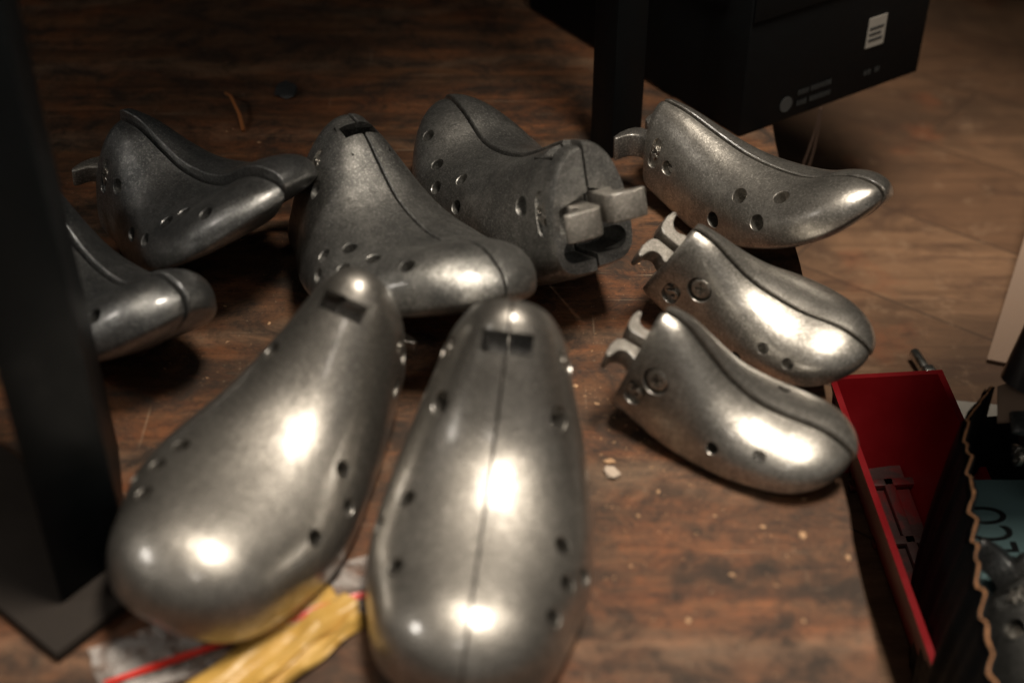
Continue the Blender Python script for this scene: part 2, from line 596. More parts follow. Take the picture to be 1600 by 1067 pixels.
class LastShape:
    def __init__(self, L, wf, q, nu0=1.75, ball=0., nu1=0., front=False):
        co, ins, toe, ar, sp, le, tw, bw = q
        self.L = L
        self.nu0 = nu0
        self.nu1 = nu1
        zb = KZB + G_ARCH * ar * .2 + G_SPR * sp * .2
        zt = KZB + (KZT - KZB) * (1 + G_CONE * co + G_INST * ins + G_TOE * toe) + G_SPR * sp * .2
        self.front = front
        self.c0 = .845 if front else .76
        if front:      # full adult shape: steep ankle, flat forefoot, blunt toe
            zt = zb + np.array([.418, .400, .350, .294, .254, .236, .231, .217, .17])
        xt = KXT + G_LEAN * le * .2
        w = KWW * wf * (1 + G_TOE * tw + G_BW * bw)
        self.ball = spline(KS, 1 + G_BALL * ball)
        self.f = [smooth_curve(spline(KS, k), .045 if front else .025) for k in (KXB, zb, xt, zt, w)]

    def surf(self, s, v):
        s = np.asarray(s, float)
        v = np.asarray(v, float)
        xb, zb, xt, zt, w = [g(s) for g in self.f]
        u = np.clip((s - self.c0) / (1 - self.c0), 0, 1)
        c = np.sqrt(np.maximum(0, 1 - u**2.5))
        ch = c**.75
        e_, a_ = (.075, .13) if self.front else (.030, .04)      # rounded rim of the back plate
        rim = 1 - a_ * np.clip(1 - s / e_, 0, 1)**2.2
        c = c * rim
        ch = ch * rim
        zm = zb + (zt - zb) * .42
        xm = xb + (xt - xb) * .42
        zb2 = zm + (zb - zm) * ch
        zt2 = zm + (zt - zm) * ch
        xb2 = xm + (xb - xm) * ch
        xt2 = xm + (xt - xm) * ch
        h0 = .30 - .02 * s
        nl = 3.6
        nu = self.nu0 + self.nu1 + (2.15 - self.nu0) * np.clip((s - .2) / .5, 0, 1)
        al = np.clip(v / .4, 0, 1) * math.pi / 2
        au = np.clip((v - .4) / .6, 0, 1) * math.pi / 2
        hl = h0 - h0 * np.abs(np.cos(al))**(2 / nl)
        yl = np.abs(np.sin(al))**(2 / nl)
        hu = h0 + (1 - h0) * np.abs(np.sin(au))**(2 / nu)
        yu = np.abs(np.cos(au))**(2 / nu)
        low = v < .4
        h = np.where(low, hl, hu)
        y = np.where(low, yl, yu) * w * c * self.ball(s)
        return np.stack([xb2 + (xt2 - xb2) * h, y, zb2 + (zt2 - zb2) * h], -1) * self.L

    def frame(self, s, v, side):
        """point, along-length tangent, upward tangent, outward normal on the given side"""
        e_ = 1e-3
        P = self.surf(s, v)
        ds = self.surf(s + e_, v) - self.surf(s - e_ if s > e_ else 0, v)
        dv = self.surf(s, v + e_) - self.surf(s, v - e_)
        k = np.array([1, side, 1])
        P, ds, dv = Vector(P * k), Vector(ds * k), Vector(dv * k)
        ds.normalize()
        dv = (dv - ds * dv.dot(ds)).normalized()
        n = ds.cross(dv)
        if n.y * side < 0:
            n = -n
        return P, ds, dv, n


def half_mesh(sh, side, gap, ch=.0007):
    L = sh.L
    s_ = np.concatenate([np.linspace(0, .08, 14)[:-1], np.linspace(.08, sh.c0, 54), sh.c0 + (1 - sh.c0) * np.sin(np.linspace(0, 1, 26)[1:-1] * math.pi / 2)])
    v_ = np.concatenate([np.linspace(0, .4, 17)[:-1], .4 + .6 * np.linspace(0, 1, 30)])
    Sg, Vg = np.meshgrid(s_, v_, indexing='ij')
    P = sh.surf(Sg, Vg)
    ns, nv = Sg.shape
    P[..., 1] = np.maximum(P[..., 1], gap + ch * .6)
    # small rounding round the back plate edge
    verts = [p * np.array([1, side, 1]) for p in P.reshape(-1, 3)]
    faces = []
    idx = lambda i, j: i * nv + j
    for i in range(ns - 1):
        for j in range(nv - 1):
            faces.append((idx(i, j), idx(i + 1, j), idx(i + 1, j + 1), idx(i, j + 1)))
    # inner face chains, set in by a tiny chamfer
    lo, hi = [], []
    for i in range(ns):
        a, b = P[i, 0], P[i, -1]
        d = (b - a)
        d = d / max(1e-9, np.linalg.norm(d))
        lim = np.linalg.norm(b - a) * .3
        a2 = a + d * min(ch, lim)
        b2 = b - d * min(ch, lim)
        lo.append(len(verts))
        verts.append(np.array([a2[0], side * gap, a2[2]]))
        hi.append(len(verts))
        verts.append(np.array([b2[0], side * gap, b2[2]]))
    for i in range(ns - 1):
        faces.append((idx(i, 0), idx(i + 1, 0), lo[i + 1], lo[i]))
        faces.append((idx(i, nv - 1), idx(i + 1, nv - 1), hi[i + 1], hi[i]))
        faces.append((lo[i], lo[i + 1], hi[i + 1], hi[i]))
    faces.append([idx(0, j) for j in range(nv)] + [hi[0], lo[0]])
    faces.append([idx(ns - 1, j) for j in range(nv)] + [hi[-1], lo[-1]])
    return pydata('half_shell', verts, faces)


POSE = {
 'A': [-0.2055, 0.1030, -0.7206, 0.0227, 0.5758, 0.162, 1.0232, -0.2376, -0.3414, -0.1732, -0.1781, 0.0439, 0.5209, -0.0049, 0.0025, 1.9912, 0.1569, -0.0029],
 'B': [-0.1075, 0.0751, -0.8808, -0.2497, 0.3789, 0.1803, 0.9979, -0.1831, -0.271, 0.0128, -0.4622, -0.0338, 0.2479, -0.1181, -0.1012, 2.3294, 0.1998, 0.0959],
 'C': [-0.2661, 0.0281, -0.6364, -0.2456, 0.3091, 0.1596, 0.9437, -0.1045, -0.191, 0.169, -0.0172, 0.3496, 0.3055, -0.0601, -0.0331, 1.9445, 0.0003, 0.0],
 'D': [0.0412, 0.0058, 2.0271, 0.0119, 0.0521, 0.19, 0.8789, -0.1194, -0.1295, 0.0393, 0.1653, 0.5248, -0.2586, -0.1683, -0.0041, 2.1475, -0.0016, -0.0383],
 'F': [0.0945, 0.1309, -0.7921, -0.0214, 0.4341, 0.1545, 0.8534, -0.1529, -0.1921, -0.0602, 0.0363, 0.27, -0.3256, -0.0854, -0.1058, 2.0743, -0.0191, -0.0105],
 'G': [0.076, 0.0327, -0.621, 0.2039, 0.103, 0.1211, 0.9718, -0.1464, -0.1026, -0.0058, -0.0973, 0.0613, 0.3258, -0.0612, -0.0349, 2.0188, -0.0794, 0.1308],
 'H': [0.0527, -0.0537, -0.4848, 0.0544, 0.0904, 0.1127, 1.0042, 0.0791, -0.1146, -0.0359, -0.2735, -0.0009, 0.1018, -0.0072, -0.0031, 2.0975, -0.0304, 0.099],
 'I': [-0.0737, -0.0431, -1.9387, -0.2239, 0.1081, 0.1827, 0.9388, -0.1551, -0.10, 0.24, -0.2557, -0.0925, 0.104, -0.1098, -0.0194, 2.1345, 0.134, 0.0329],
 'K': [-0.0039, -0.0516, -1.6621, -0.094, -0.0303, 0.1914, 0.8648, -0.1638, -0.08, 0.26, -0.3618, 0.0, 0.4859, -0.065, 0.1758, 2.0873, 0.099, 0.1369],
 'J': [0.1996, -0.1523, -1.0672, -0.7054, 0.1721, 0.1388, 1.0104, -0.1205, -0.0129, 0.0017, 0.0485, -0.0006, -0.40, -0.0008, 0.0155, 1.7906, -0.0297, -0.0078],
 'R': [0.262, -.020, -1.62, .10, -1.30, 0.105, 1.0, -.1, 0, 0, 0, 0, 0, 0, 0, 2.0, 0, 0],
}
# holes: (s, v, side); screw, badge: (s, v, text); far: slip of the far half (x, y, z)
SPEC = {
 'A': dict(holes=[(0.601, 0.716, -1), (0.659, 0.784, -1), (0.849, 0.667, -1), (0.526, 0.569, -1), (0.394, 0.549, -1)],
           screw=(0.187, 0.647, 'plug'), badge=(0.071, 0.608, '43'), far=(.0028, .0003, .0048), near=-1),
 'B': dict(holes=[(0.485, 0.578, -1), (0.551, 0.706, -1), (0.667, 0.725, -1), (0.824, 0.667, -1), (0.618, 0.598, -1), (0.52, 0.48, -1)],
           screw=(0.179, 0.608, 'plug'), badge=(0.079, 0.618, '43'), far=(.0005, .0003, .0006), near=-1, slot=1),
 'C': dict(holes=[(0.824, 0.608, -1)], screw=(.12, .6, 'plug'), badge=(.045, .6, '42'), far=(.003, .0003, .002), near=-1),
 'D': dict(holes=[(0.833, 0.716, 1), (0.692, 0.716, 1), (0.526, 0.725, 1), (0.618, 0.608, 1), (0.485, 0.569, 1)],
           screw=(0.146, 0.578, 'none'), badge=(0.05, 0.529, '42'), far=(.0006, .0003, .002), near=1, slot=1),
 'F': dict(holes=[(0.493, 0.676, -1), (0.667, 0.765, -1), (0.394, 0.441, -1), (0.609, 0.529, -1)],
           screw=(0.129, 0.52, 'plug'), badge=(0.058, 0.539, '42'), far=(.0016, .0003, .0006), near=-1),
 'G': dict(holes=[(0.51, 0.42, -1), (0.609, 0.618, -1), (0.742, 0.578, -1)],
           screw=(0.195, 0.637, 'cross'), badge=(0.1, 0.46, 'S'), far=(.001, .0003, .0012), near=-1, short=1),
 'H': dict(holes=[(0.477, 0.52, -1), (0.675, 0.647, -1), (0.62, 0.8, 1)],
           screw=(0.129, 0.559, 'cross'), badge=(0.068, 0.43, 'S'), far=(.002, .0004, .0018), near=-1, short=1),
 'I': dict(seamless=1, holes=[(0.253, 0.765, -1), (0.618, 0.745, -1), (0.7, 0.696, -1), (0.8, 0.696, -1), (0.72, 0.55, -1), (0.46, 0.696, 1), (0.526, 0.578, 1), (0.675, 0.647, 1)],
           screw=(0.121, 0.451, 'none'), badge=(.05, .5, '44'), far=(.0, .0, .0), near=1, slot=1, tight=1, flat=.12, slot_s=.112, hook=-.02),
 'K': dict(holes=[(0.551, 0.716, -1), (0.601, 0.559, -1), (0.195, 0.539, -1), (0.758, 0.696, -1), (0.634, 0.725, 1), (0.402, 0.481, 1), (0.733, 0.657, 1), (0.675, 0.559, 1), (0.833, 0.657, 1)],
           screw=(0.262, 0.745, 'none'), badge=(.09, .6, '44'), far=(.0, .0, .0), near=1, slot=1, tight=1, flat=.12, slot_s=.112, hook=-.06),
 'J': dict(holes=[(.5, .6, -1)], screw=(.15, .5, 'plug'), badge=(.06, .55, '40'), far=(.001, .0003, .001), near=-1, z=-.080),
 'R': dict(holes=[], screw=(.15, .5, 'none'), badge=(.06, .55, '40'), far=(.001, .0003, .001), near=-1, z=-.1155),
}


def build_hook(k, side, mat, parent, plate, u0):
    """claw cast on the back plate; polygon lies in the (outward, sideways) plane"""
    O, U, N, Y = plate
    pts = [(-.008, .0012), (.0155, .0012), (.0195, .0040), (.0212, .0095), (.0218, .0165), (.0205, .0240), (.0185, .0258),
           (.0165, .0245), (.0158, .0200), (.0145, .0158), (.0120, .0128), (.0085, .0114), (.0050, .0120), (.0022, .0140), (-.008, .0145)]
    pts = [(a * k, b * k) for a, b in pts]
    th_ = (.0082 if k < .9 else .0060) * k
    bm = prism(pts, -th_, th_, (O + U * u0, N, Y * side, U), bevel=.0011 * k, seg=3)
    boss = prism([(.0008 * k, -.0085 * k), (.0135 * k, -.0070 * k), (.0150 * k, .0030 * k), (.0125 * k, .0095 * k), (.0008 * k, .0105 * k)],
                 -.0060 * k, .0012 * k, (O + U * u0, Y * side, U, N), bevel=.0009 * k)
    rib = prism([(.0020 * k, .0070 * k), (.0048 * k, .0070 * k), (.0110 * k, .0165 * k), (.0075 * k, .0165 * k)],
                -.0055 * k, .0020 * k, (O + U * u0, Y * side, U, N), bevel=.0006 * k)
    if k < .9:
        return link('hook', bm_mesh('hook', bm), mat, parent, ang=50)
    return link('hook', bm_mesh('hook', bm, boss, rib), mat, parent, ang=50)


def build_last(key, label, mat, hookmat=None):
    p = POSE[key]
    sp = SPEC[key]
    x, y, yaw, roll, pitch, L, wf = p[:7]
    q = p[7:15]
    k = L / .18 if L > .15 else L / .140
    kf = k if L > .15 else 1.15
    if key == 'J':
        kf = .95
    shp = {-1: LastShape(L, wf, q, p[15], p[16], sp.get('flat', 0), 'flat' in sp), 1: LastShape(L, wf, q, p[15], p[17], sp.get('flat', 0), 'flat' in sp)}
    R = (Matrix.Rotation(yaw, 3, 'Z') @ Matrix.Rotation(-pitch, 3, 'Y') @ Matrix.Rotation(roll, 3, 'X'))
    root = empty('shoe_last')
    tag(root, label, 'shoe last', 'aluminium shoe lasts')
    zmin = 1e9
    gap = .00022 if sp.get('tight') else .00040
    for side in (-1, 1):
        sh = shp[side]
        me = half_mesh(sh, side, .00003, .00004) if sp.get('seamless') else half_mesh(sh, side, gap)
        near = side == sp['near']
        for v in me.vertices:
            zmin = min(zmin, (R @ v.co).z) if near or True else zmin
        # back plate frame
        B = Vector(sh.surf(0, 0.0001)); B.y = 0
        T = Vector(sh.surf(0, .9999)); T.y = 0
        U = (T - B)
        Hp = U.length
        U.normalize()
        N = Vector((-U.z, 0, U.x))
        Y = Vector((0, 1, 0))
        w0 = float(sh.surf(0, .38)[1])
        holes = []
        for (s0, v0, sd) in sp['holes']:
            if sd == side:
                P, tx, tu, n = sh.frame(s0, v0, side)
                r = (.0031 if sp.get('short') else .0047 if key == 'F' else .0040)
                holes.append(taper(circ(r, 22), -.0125, .01, (P, tx, tu, n), .94))
        s0, v0, kind = sp['screw']
        P, tx, tu, n = sh.frame(s0, v0, side)
        rs = (.0050 if kind != 'plug' else .0050) * kf
        screw_fr = (P, tx, tu, n)
        holes.append(taper(circ(rs * (1.14 if kind == 'cross' else 1.), 28), -.0070 * kf, .012, screw_fr, .93))
        bs, bv, btxt = sp['badge']
        P, tx, tu, n = sh.frame(bs, bv, side)
        bf = (P, tu, -tx, n)
        hl, hr = (.0072 * kf, .0041 * kf) if not sp.get('short') else (.0024 * kf, .0040 * kf)
        holes.append(taper(stadium(hl, hr), -.0022 * kf, .01, bf, .93))
        cut = [bm_mesh('c', *holes)]
        # recessed band across the plate and the slot below the hooks
        band = prism([(-.001, .36 * Hp), (w0 * .84, .36 * Hp), (w0 * .80, .56 * Hp), (-.001, .66 * Hp)], -.0045 * k, .02,
                     (B, Y * side, U, N))
        cut.append(bm_mesh('c', band))
        slot = prism([(-.001, .10 * Hp)] + [(w0 * .54 + .10 * Hp * math.cos(a), .20 * Hp + .10 * Hp * math.sin(a))
                     for a in [-math.pi / 2 + math.pi * i / 10 for i in range(11)]] + [(-.001, .30 * Hp)], -.022 * k, .02,
                     (B, Y * side, U, N))
        cut.append(bm_mesh('c', slot))
        if sp.get('slot'):
            P, tx, tu, n = sh.frame(sp.get('slot_s', .10), .995, side)
            P = Vector((P.x, 0, P.z))
            ax = Vector((tx.x, 0, tx.z)).normalized()
            nn = Vector((-ax.z, 0, ax.x))
            if nn.z < 0:
                nn = -nn
            t = prism([(-.004 * k, -.001), (.0045 * k, -.001), (.0045 * k, .0098 * k), (-.004 * k, .0098 * k)], -.0050 * k, .02,
                      (P, ax, Y * side, nn))
            cut.append(bm_mesh('c', t))
            cav = prism([(-.0065 * k, -.001), (.016 * k, -.001), (.016 * k, .0112 * k), (-.0065 * k, .0112 * k)], -.034 * k, -.0042 * k,
                        (P, ax, Y * side, nn))
            cut.append(bm_mesh('c', cav))
        m2 = boolean(me, cut)
        half = link('half_shell', m2, mat, root, ang=28)
        tag(half, None)
        if near and sp['far'] and any(sp['far']):
            half['label'] = 'half showing its drilled side'
        if not near:
            f = sp['far']
            half.location = (f[0], side * f[1], f[2])
        # sub-parts
        build_hook(k * (.82 if key == 'D' else .74 if sp.get('short') else .70 if 'flat' in sp else 1.), side, hookmat or mat, half, (B, U, N, Y), Hp * sp.get('hook', .46 if near else .50))
        if kind != 'none':
            o_, a_, b_, n_ = screw_fr
            r = rs * .93
            if kind == 'cross':
                body = prism(circ(r, 28), -.009 * kf, -.0002 * kf, (o_ + b_ * rs * .16, a_, b_, n_), bevel=.0011 * kf, seg=4)
                sm_ = bm_mesh('screw', body)
                c1 = prism(rect(r * 1.15, r * .26), -.0024 * kf, .004, (o_ + b_ * rs * .16, (a_ + b_).normalized(), (b_ - a_).normalized(), n_))
                c2 = prism(rect(r * .26, r * 1.15), -.0025 * kf, .004, (o_ + b_ * rs * .16, (a_ + b_).normalized(), (b_ - a_).normalized(), n_))
                sm_ = boolean(sm_, [bm_mesh('c', c1), bm_mesh('c', c2)])
            else:
                body = prism(circ(r, 24), -.009 * kf, -.0045 * kf, screw_fr, bevel=0.0005 * kf)
                sm_ = bm_mesh('screw', body)
                c1 = prism(rect(r * 1.3, r * .34), -.0065 * kf, .004, screw_fr)
                sm_ = boolean(sm_, [bm_mesh('c', c1)])
            link('screw', sm_, M_SCREW, half, ang=30)
        tm = text_mesh(btxt, .0100 * kf if len(btxt) > 1 else .0096 * kf, .0009 * kf)
        o_, a_, b_, n_ = bf
        if side < 0:
            pass
        # keep the lettering readable from outside
        if a_.cross(b_).dot(n_) < 0:
            b_ = -b_
        tm.transform(frame_matrix(o_ - n_ * .0016 * kf, a_, b_, n_))
        link('size_mark', tm, M_SCREW, half, sm=False)
    # hidden plate added inside the halves to stop light leaking through the seam
    sh = shp[1]
    sv = np.linspace(.34 if sp.get('slot') else .10, .88, 24)
    lo_, hi_ = sh.surf(sv, np.full(24, .0001)), sh.surf(sv, np.full(24, .9999))
    prof = [tuple((a_ * .80 + b_ * .20)[[0, 2]]) for a_, b_ in zip(lo_, hi_)] + [tuple((a_ * .14 + b_ * .86)[[0, 2]]) for a_, b_ in zip(lo_[::-1], hi_[::-1])]
    core = prism(prof, -.0016, .0016, (Vector((0, 0, 0)), Vector((1, 0, 0)), Vector((0, 0, 1)), Vector((0, 1, 0))))
    link('seam_light_stop', bm_mesh('seam_light_stop', core), M_DARK, root)
    zc = sp.get('z', 0.)
    root.location = (x, y, zc - zmin + .0004)
    root.rotation_euler = R.to_euler()
    return root

# ================================================================== the setting
def plane_sheet(name, pts, z, mat):
    me = pydata(name, [(a, b, z) for a, b in pts], [list(range(len(pts)))])
    o = link(name, me, mat, sm=False)
    tag(o, kind='structure')
    return o

plane_sheet('floor', [(-3, -2), (4, -2), (4, 5), (-3, 5)], -.12, M_FLOOR)

def board():
    root = empty('wooden_board', (0, 0, 0))
    tag(root, 'worn stained wooden board on which the shoe lasts lie', 'board')
    xe0, xe1 = .1335, .168      # right edge at y=-.6 and y=.24
    edge = []
    rnd = random.Random(3)
    n = 46
    for i in range(n + 1):
        t = i / n
        y_ = -.62 + t * .88
        edge.append((.1225 + (y_ + .62) * .0495 + rnd.uniform(-.0006, .0006), y_))
    poly = edge + [(-.9, .26), (-.9, -.62)]
    bm = prism(poly, -.026, 0, None)
    top = link('top_panel', bm_mesh('top_panel', bm), M_BOARD, root, sm=False)
    top.data.materials.append(M_EDGE)
    for f in top.data.polygons:
        if abs(f.normal.z) < .5:
            f.material_index = 1
    # far panel: second sheet a little lower, behind a thin joint
    bm = prism([(-.9, .2625), (.17, .2625), (.185, .75), (-.9, .75)], -.026, -.0012, None)
    far = link('far_panel', bm_mesh('far_panel', bm), M_BOARD, root, sm=False)
    # battens carrying it on the floor
    for (xa, xb, ya, yb) in ((-.85, .10, -.30, -.22), (-.85, .12, .18, .25), (-.85, .12, .60, .68)):
        b = prism([(xa, ya), (xb, ya), (xb, yb), (xa, yb)], -.12, -.0262, None, bevel=.001)
        link('batten', bm_mesh('batten', b), M_EDGE, root, sm=False)
    return root
board()

# bench above: legs, tabletop
def bench():
    root = empty('work_bench', (-.06, .02, 0))
    tag(root, 'black steel bench standing over the board on square legs', 'bench')
    off = Vector((-.06, .02, 0))
    def part(name, poly, lo, hi, mat, bev=.001):
        bm = prism([(a - off.x, b - off.y) for a, b in poly], lo, hi, None, bevel=bev)
        return link(name, bm_mesh(name, bm), mat, root, ang=30)
    # front leg
    A, Bc, C = (-.181, -.182), (-.1600, -.1535), (-.1785, -.088)
    D_ = (A[0] + C[0] - Bc[0], A[1] + C[1] - Bc[1])
    part('leg', [A, Bc, C, D_], .0062, .61, M_BLACK, .0016)
    P0 = Vector((-.177, -.207)); e1 = Vector((.61, .79)); e2 = Vector((-.77, .64))
    q = [P0, P0 + e1 * .058, P0 + e1 * .058 + e2 * .13, P0 + e2 * .13]
    f = part('foot_plate', [tuple(v) for v in q], .0003, .006, M_PLATE, .0008)
    # back leg
    c = Vector((.0635, .197)); r = .0112
    a = math.radians(33)
    e1 = Vector((math.cos(a), math.sin(a))); e2 = Vector((-e1.y, e1.x))
    q = [c - e1 * r - e2 * r, c + e1 * r - e2 * r, c + e1 * r + e2 * r, c - e1 * r + e2 * r]
    part('leg', [tuple(v) for v in q], .0003, .61, M_BLACK, .0012)
    # tabletop: front edge runs past both legs
    n = Vector((.8, -.6)); t = Vector((.6, .8))
    P = Vector((-.18, -.16)) + n * .105
    q = [P - t * .35, P + t * .62, P + t * .62 - n * 1.1, P - t * .35 - n * 1.1]
    part('tabletop', [tuple(v) for v in q], .6102, .65, M_BLACK, .001)
    return root
bench()

# black box hanging beside the back leg
def hanging_box():
    z0 = .0006
    c = Vector((.141, .208))
    a1 = math.radians(34)
    e1 = Vector((math.cos(a1), math.sin(a1), 0)); e2 = Vector((-e1.y, e1.x, 0))
    root = empty('black_box', (c.x, c.y, z0))
    tag(root, 'black cardboard box with white sticker standing behind the upper right shoe last', 'box')
    lx, ly, hz = .158, .23, .165
    O = Vector((0, 0, 0))
    bm = prism([(0, 0), (lx, 0), (lx, ly), (0, ly)], 0, hz, (O, e1, e2, Vector((0, 0, 1))), bevel=.0012)
    link('box_body', bm_mesh('box_body', bm), M_CARD_BLACK, root)
    # flap seam: a proud strip along the front face
    nf = -e2
    Z = Vector((0, 0, 1))
    bm = prism([(.001, .076), (lx - .001, .076), (lx - .001, .164), (.001, .164)], .0004, .0016, (O, e1, Z, nf), bevel=.0004)
    link('lid_panel', bm_mesh('lid_panel', bm), M_CARD_BLACK, root)
    bm = prism([(.1020, .032), (.1180, .032), (.1180, .0525), (.1020, .0525)], .0002, .0007, (O, e1, Z, nf))
    st = link('sticker', bm_mesh('sticker', bm), M_WHITE, root, sm=False)
    for i, zz in enumerate((.0365, .0405, .0445)):
        bm = prism([(.1035, zz), (.116 - .002 * (i % 2), zz), (.116 - .002 * (i % 2), zz + .0014), (.1035, zz + .0014)], .0008, .0010, (O, e1, Z, nf))
        link('print_line', bm_mesh('print_line', bm), M_GREYINK, st, sm=False)
    bm = prism([(.0375 + .0052 * math.cos(t), .0115 + .0052 * math.sin(t)) for t in [i * math.pi / 10 for i in range(20)]], .0002, .0005, (O, e1, Z, nf))
    link('round_emblem', bm_mesh('round_emblem', bm), M_WHITE, root, sm=False).data.materials[0] = plain('pale emblem ink', (.032, .035, .036), .6)
    for (xa, xb, za) in ((.047, .056, .015), (.058, .076, .015), (.047, .055, .0075), (.058, .076, .0075), (.105, .111, .012), (.115, .120, .012)):
        bms = []
        xx = xa
        while xx < xb - .0006:
            w_ = random.uniform(.0010, .0020)
            bms.append(prism([(xx, za), (min(xb, xx + w_), za), (min(xb, xx + w_), za + .0034), (xx, za + .0034)], .0002, .0004, (O, e1, Z, nf)))
            xx += w_ + .0007
        link('printed_caption', bm_mesh('printed_caption', *bms), M_GREYINK, root, sm=False)
    return root, c, e1, e2
hb, hc, he1, he2 = hanging_box()

# cable looped over the box's left face
pts = []
for i in range(28):
    t = i / 27
    pts.append(hc.to_3d() + he2 * (.120 - .105 * t + .01 * math.sin(t * 3.1)) - he1 * .0035 + Vector((0, 0, .13 * (1 - t)**2.2 + .075 + .02 * t**3)))
cb = link('hanging_cable', bm_mesh('hanging_cable', tube(pts, .0016, 8)), M_CABLE)
tag(cb, 'thin black cable looped across the left face of the black box', 'cable')
# strings below the box
for i, (a, b) in enumerate((((.199, .2462, .0004), (.1875, .243, -.118)), ((.1965, .2446, .0004), (.1835, .241, -.118)))):
    pts = [Vector(a).lerp(Vector(b), j / 8) + Vector((.002 * math.sin(j * .8 + i), 0, 0)) for j in range(9)]
    o = link('loose_string', bm_mesh('loose_string', tube(pts, .0008, 6)), M_WIRE)
    tag(o, 'thin brown string hanging down from under the black box', 'string', 'strings below the black box')

# ------------------------------------------------------------------ the lasts
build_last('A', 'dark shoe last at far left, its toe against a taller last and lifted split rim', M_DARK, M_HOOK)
build_last('B', 'grey shoe last with notched top, toe seam and bright toe, behind the two large ones', M_GREY, M_GREY)
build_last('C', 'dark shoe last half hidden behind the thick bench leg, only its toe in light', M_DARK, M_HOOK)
build_last('D', 'grey shoe last seen from behind, two hooks and slot on its flat back', M_GREY, M_HOOK)
build_last('F', 'polished pointed shoe last under the black box, toe raised over the board edge', M_SHINY, M_MID)
build_last('G', 'small shiny shoe last with dark cross screw, second from the board edge', M_SHINY, M_HOOK)
build_last('H', 'small shiny shoe last lying nearest to the red tray, lower of the small pair', M_SHINY, M_HOOK)
build_last('I', 'large bright shoe last at front left resting on yellow plastic', M_BRIGHT, M_BRIGHT)
build_last('K', 'large bright shoe last with long centre seam at the front middle', M_BRIGHT, M_BRIGHT)
build_last('J', 'dark shoe last with hook and number badge in the torn box at right', M_SOOT, M_DARK)
build_last('R', 'black shoe last standing toe down in the torn box above the blue panel', M_SOOT, M_SOOT)

# ------------------------------------------------------------------ red tray on the floor
def red_tray():
    root = empty('red_tray', (.20, .0, -.12))
    tag(root, 'grimy red plastic tray on the floor beside the board', 'tray')
    r0 = Vector((.182, .045)); r1 = Vector((.243, .052)); f0 = Vector((.190, -.30)); 
    dirl = Vector((.006, -.30)).normalized()
    off = Vector((.20, 0))
    z1 = .058; th = .0035
    A = Vector((.181, .046)); Bq = Vector((.239, .051)); Cq = Vector((.255, -.33)); Dq = Vector((.199, -.33))
    def wall(p, q_, name, mat):
        d = (q_ - p).normalized(); n = Vector((-d.y, d.x))
        lean = n * .016
        v = []
        for z_, sh_ in ((.001, -lean), (z1, Vector((0, 0)))):
            for w_ in (p, q_, q_ + n * th, p + n * th):
                u_ = w_ - off + sh_
                v.append((u_.x, u_.y, z_))
        me = pydata(name, v, [(3, 2, 1, 0), (4, 5, 6, 7), (0, 1, 5, 4), (1, 2, 6, 5), (2, 3, 7, 6), (3, 0, 4, 7)])
        return link(name, me, mat, root, sm=False)
    wall(Dq, A, 'side_wall', M_RED) 
    wall(A + (A - Bq).normalized() * .0005, Bq + (Bq - A).normalized() * .0036, 'side_wall', M_RED)
    wall(Bq, Cq, 'side_wall', M_RED)
    wall(Cq, Dq, 'side_wall', M_RED)
    bm = prism([(A.x + .016 - off.x, A.y - .016), (Bq.x - .016 - off.x, Bq.y - .016), (Cq.x - .016 - off.x, Cq.y + .016), (Dq.x + .016 - off.x, Dq.y + .016)], .0012, .004, None)
    link('tray_bottom', bm_mesh('tray_bottom', bm), M_REDDIRT, root, sm=False)
    # raised ribs on the bottom
    for (xa, ya, xb, yb) in ((-.010, .015, .03, .018), (-.006, -.03, .032, -.027), (.012, .02, .016, -.06)):
        d = Vector((xb - xa, yb - ya)).normalized(); n = Vector((-d.y, d.x)) * .003
        p = Vector((xa, ya)); q_ = Vector((xb, yb))
        bm = prism([tuple(v) for v in (p - n, q_ - n, q_ + n, p + n)], .0041, .008, None, bevel=.0008)
        link('rib', bm_mesh('rib', bm), M_REDDIRT, root)
    return root
red_tray()

# bolt and pale scrap next to the tray
bm1 = prism([(.0065 * math.cos(i * math.pi / 3), .0065 * math.sin(i * math.pi / 3)) for i in range(6)], 0, .006, (Vector((0, 0, .007)), Vector((0, 1, 0)), Vector((0, 0, 1)), Vector((1, 0, 0))), bevel=.0008)
bm2 = prism(circ(.0038, 16), .006, .026, (Vector((0, 0, .007)), Vector((0, 1, 0)), Vector((0, 0, 1)), Vector((1, 0, 0))), bevel=.0005)
bo = link('hex_bolt', bm_mesh('hex_bolt', bm1, bm2), M_BOLT)
bo.location = (.258, .112, -.12); bo.rotation_euler = (0, 0, 1.75); bo.scale = (.95, .95, .95)
tag(bo, 'small zinc hex bolt lying on the floor behind the red tray', 'bolt')

o = link('paper_offcut', bm_mesh('paper_offcut', prism([(.248, .062), (.290, .052), (.296, .092), (.258, .098)], -.1198, -.1190)), M_WHITE, sm=False)
tag(o, 'pale paper offcut on the floor between the red tray and the torn box', 'paper')

# brown cardboard sheet leaning at the right
def card_sheet():
    me_pts = [(.300, .135, -.1199), (.62, .02, -.1199), (.74, .33, -.02), (.395, .335, -.02)]
    a = Vector(me_pts[0]); ex = Vector(me_pts[1]) - a; ey = Vector(me_pts[3]) - a
    n = ex.cross(ey).normalized()
    root_v = [Vector(p) for p in me_pts]
    v = root_v + [p + n * .004 for p in root_v]
    me = pydata('cardboard_sheet', v, [(3, 2, 1, 0), (4, 5, 6, 7), (0, 1, 5, 4), (1, 2, 6, 5), (2, 3, 7, 6), (3, 0, 4, 7)])
    o = link('cardboard_sheet', me, M_CARD_BROWN, sm=False)
    tag(o, 'plain brown cardboard sheet lying on the floor behind the torn box', 'cardboard')
card_sheet()

